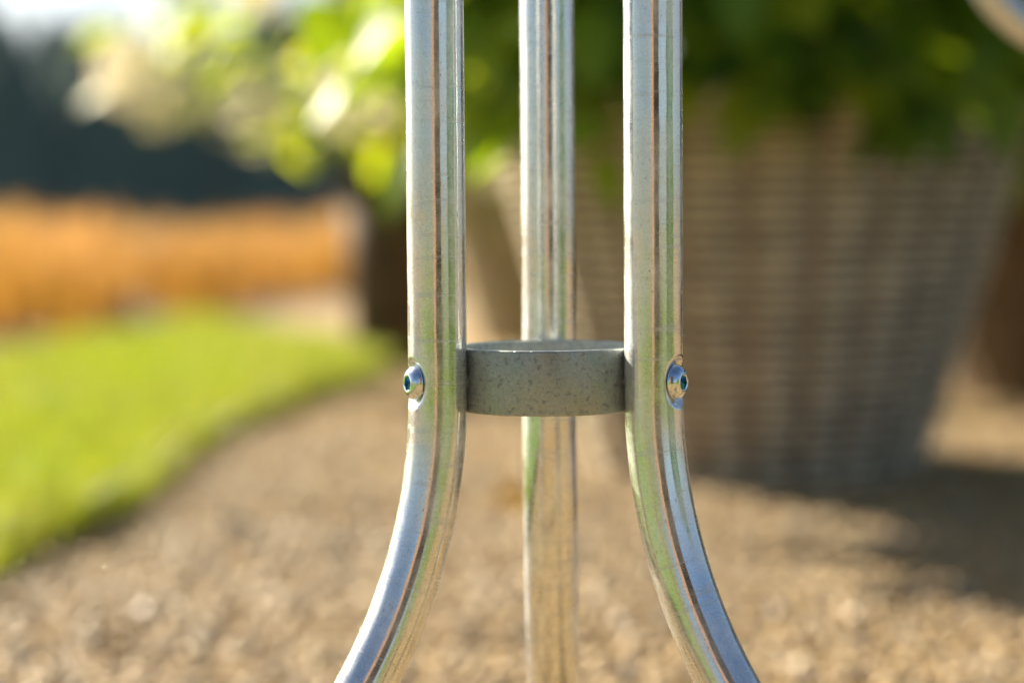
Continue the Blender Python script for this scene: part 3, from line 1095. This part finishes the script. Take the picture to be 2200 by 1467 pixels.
# tall hedge behind the row of baskets, added to block sky light
th = thing('sky_block_hedge', 'tall dark evergreen hedge added behind the row of planted baskets to block the sky', 'hedge', (4.6, 7.4, 0.0), R(-8))
nh = 16000
hx, hy, hz = rng.uniform(-3.3, 3.3, nh), rng.uniform(-0.45, 0.45, nh), rng.uniform(0.02, 2.7, nh)
fc = rng.integers(0, 5, nh)
hy = np.where(fc < 3, np.sign(hy) * 0.45, hy); hz = np.where(fc == 3, 2.7, hz); hx = np.where(fc == 4, np.sign(hx) * 3.3, hx)
hp_ = np.stack([hx, hy, hz], 1) + rng.normal(0, 0.05, (nh, 3))
hp_[:, 2] = np.maximum(hp_[:, 2], 0.12)
ho = hp_ * np.array([0.1, 1, 0.2]); ho /= np.linalg.norm(ho, axis=1)[:, None]
Vh = place_leaves(hp_, ho, rng.uniform(0.09, 0.16, nh))[0].reshape(-1, 3)
Th = (LT[None] + (np.arange(nh) * len(LV))[:, None, None]).reshape(-1, 3)
hf = obj('foliage', big_mesh('foliage', Vh, Th, True), M['yew'], th)
hf['kind'] = 'stuff'
for xx in (-2.8, -1.7, -0.6, 0.5, 1.6, 2.7):
    obj('stem', tube_path('stem', [Vector((xx, 0, z)) for z in (0.0, 1.2, 2.5)], [0.06, 0.045, 0.02], 8), M['stem'], th)


# ------------------------------------------------------------------ thin air between the garden and the wood
w = NT('haze_air')
w.t.links.new(w.n('ShaderNodeVolumePrincipled', {'Color': (0.52, 0.86, 1.0, 1), 'Density': 0.00022}).outputs[0], w.out.inputs['Volume'])
bm = bmesh.new()
bmesh.ops.create_cube(bm, size=1.0)
for v in bm.verts:
    v.co = Vector((v.co.x * 1300, 150 + v.co.y * 1600, 8.0 + v.co.z * 18.0))
me = bpy.data.meshes.new('haze'); bm.to_mesh(me); bm.free()
tag(obj('haze', me, w.m), 'thin pale air between the garden and the distant wood', 'haze', kind='stuff')


# ------------------------------------------------------------------ invented shed standing in for the person mirrored in the steel
def m_brick():
    w = NT('brick')
    p = w.n('ShaderNodeTexCoord').outputs['Object']
    s = w.n('ShaderNodeSeparateXYZ', {'Vector': p})
    cxy = w.n('ShaderNodeCombineXYZ', {'X': w.math('ADD', s.outputs[0], s.outputs[1]), 'Y': s.outputs[2]}).outputs[0]
    b = w.n('ShaderNodeTexBrick', {'Vector': cxy, 'Color1': (0.22, 0.09, 0.045, 1), 'Color2': (0.28, 0.125, 0.065, 1), 'Mortar': (0.35, 0.30, 0.25, 1),
                                   'Scale': 1.0, 'Brick Width': 0.22, 'Row Height': 0.075, 'Mortar Size': 0.008})
    return w.done(w.bsdf(Base_Color=b.outputs['Color'], Roughness=0.85, Normal=w.bump(b.outputs['Fac'], -0.5, 0.005)))


def box(name, x0, x1, y0, y1, z0, z1, mat, parent, bev=0.004):
    bm = bmesh.new()
    bmesh.ops.create_cube(bm, size=1.0)
    for v in bm.verts:
        v.co = Vector(((x0 + x1) / 2 + v.co.x * (x1 - x0), (y0 + y1) / 2 + v.co.y * (y1 - y0), (z0 + z1) / 2 + v.co.z * (z1 - z0)))
    bmesh.ops.bevel(bm, geom=bm.edges[:], offset=bev, segments=1, affect='EDGES')
    me = bpy.data.meshes.new(name)
    bm.to_mesh(me); bm.free()
    return obj(name, me, mat, parent)


M['brick'] = m_brick()
M['shed_wood'] = m_simple('dark_timber', (0.016, 0.012, 0.010), rough=0.95, scale=14, spec=0.1)
M['roof_tile'] = m_simple('clay_tile', (0.34, 0.14, 0.07), rough=0.8, scale=10)
shed = thing('stand_in_shed', 'invented brick and timber shed standing in for the person mirrored in the steel tubes', 'shed', (-0.20, -2.6, 0.0))
box('wall', -0.40, 0.20, -1.6, 0.0, 0.0, 2.1, M['brick'], shed)
dr = box('door', 0.22, 1.50, -1.5, -0.03, 0.0, 2.05, M['shed_wood'], shed)
for zz in (0.35, 1.0, 1.65):
    box('door_ledge', 0.27, 1.45, -0.029, 0.0, zz, zz + 0.11, M['shed_wood'], dr)
bm = bmesh.new()
prof = [(-0.55, 2.11), (0.41, 2.70), (1.64, 2.11), (1.64, 2.17), (0.41, 2.77), (-0.55, 2.17)]
va = [bm.verts.new((px_, 0.15, pz_)) for px_, pz_ in prof]
vb = [bm.verts.new((px_, -1.75, pz_)) for px_, pz_ in prof]
bm.faces.new(va); bm.faces.new(list(reversed(vb)))
for k_ in range(6):
    bm.faces.new((va[k_], vb[k_], vb[(k_ + 1) % 6], va[(k_ + 1) % 6]))
bmesh.ops.recalc_face_normals(bm, faces=bm.faces[:])
me = bpy.data.meshes.new('roof'); bm.to_mesh(me); bm.free()
obj('roof', me, M['roof_tile'], shed)
bm = bmesh.new()
g = [bm.verts.new(v) for v in ((-0.39, -0.05, 2.101), (1.49, -0.05, 2.101), (0.41, -0.05, 2.60))]
g2 = [bm.verts.new(v) for v in ((-0.39, -1.45, 2.101), (1.49, -1.45, 2.101), (0.41, -1.45, 2.60))]
bm.faces.new(g); bm.faces.new(list(reversed(g2)))
for k_ in range(3):
    bm.faces.new((g[k_], g2[k_], g2[(k_ + 1) % 3], g[(k_ + 1) % 3]))
bmesh.ops.recalc_face_normals(bm, faces=bm.faces[:])
me = bpy.data.meshes.new('gable'); bm.to_mesh(me); bm.free()
obj('gable', me, M['shed_wood'], shed)
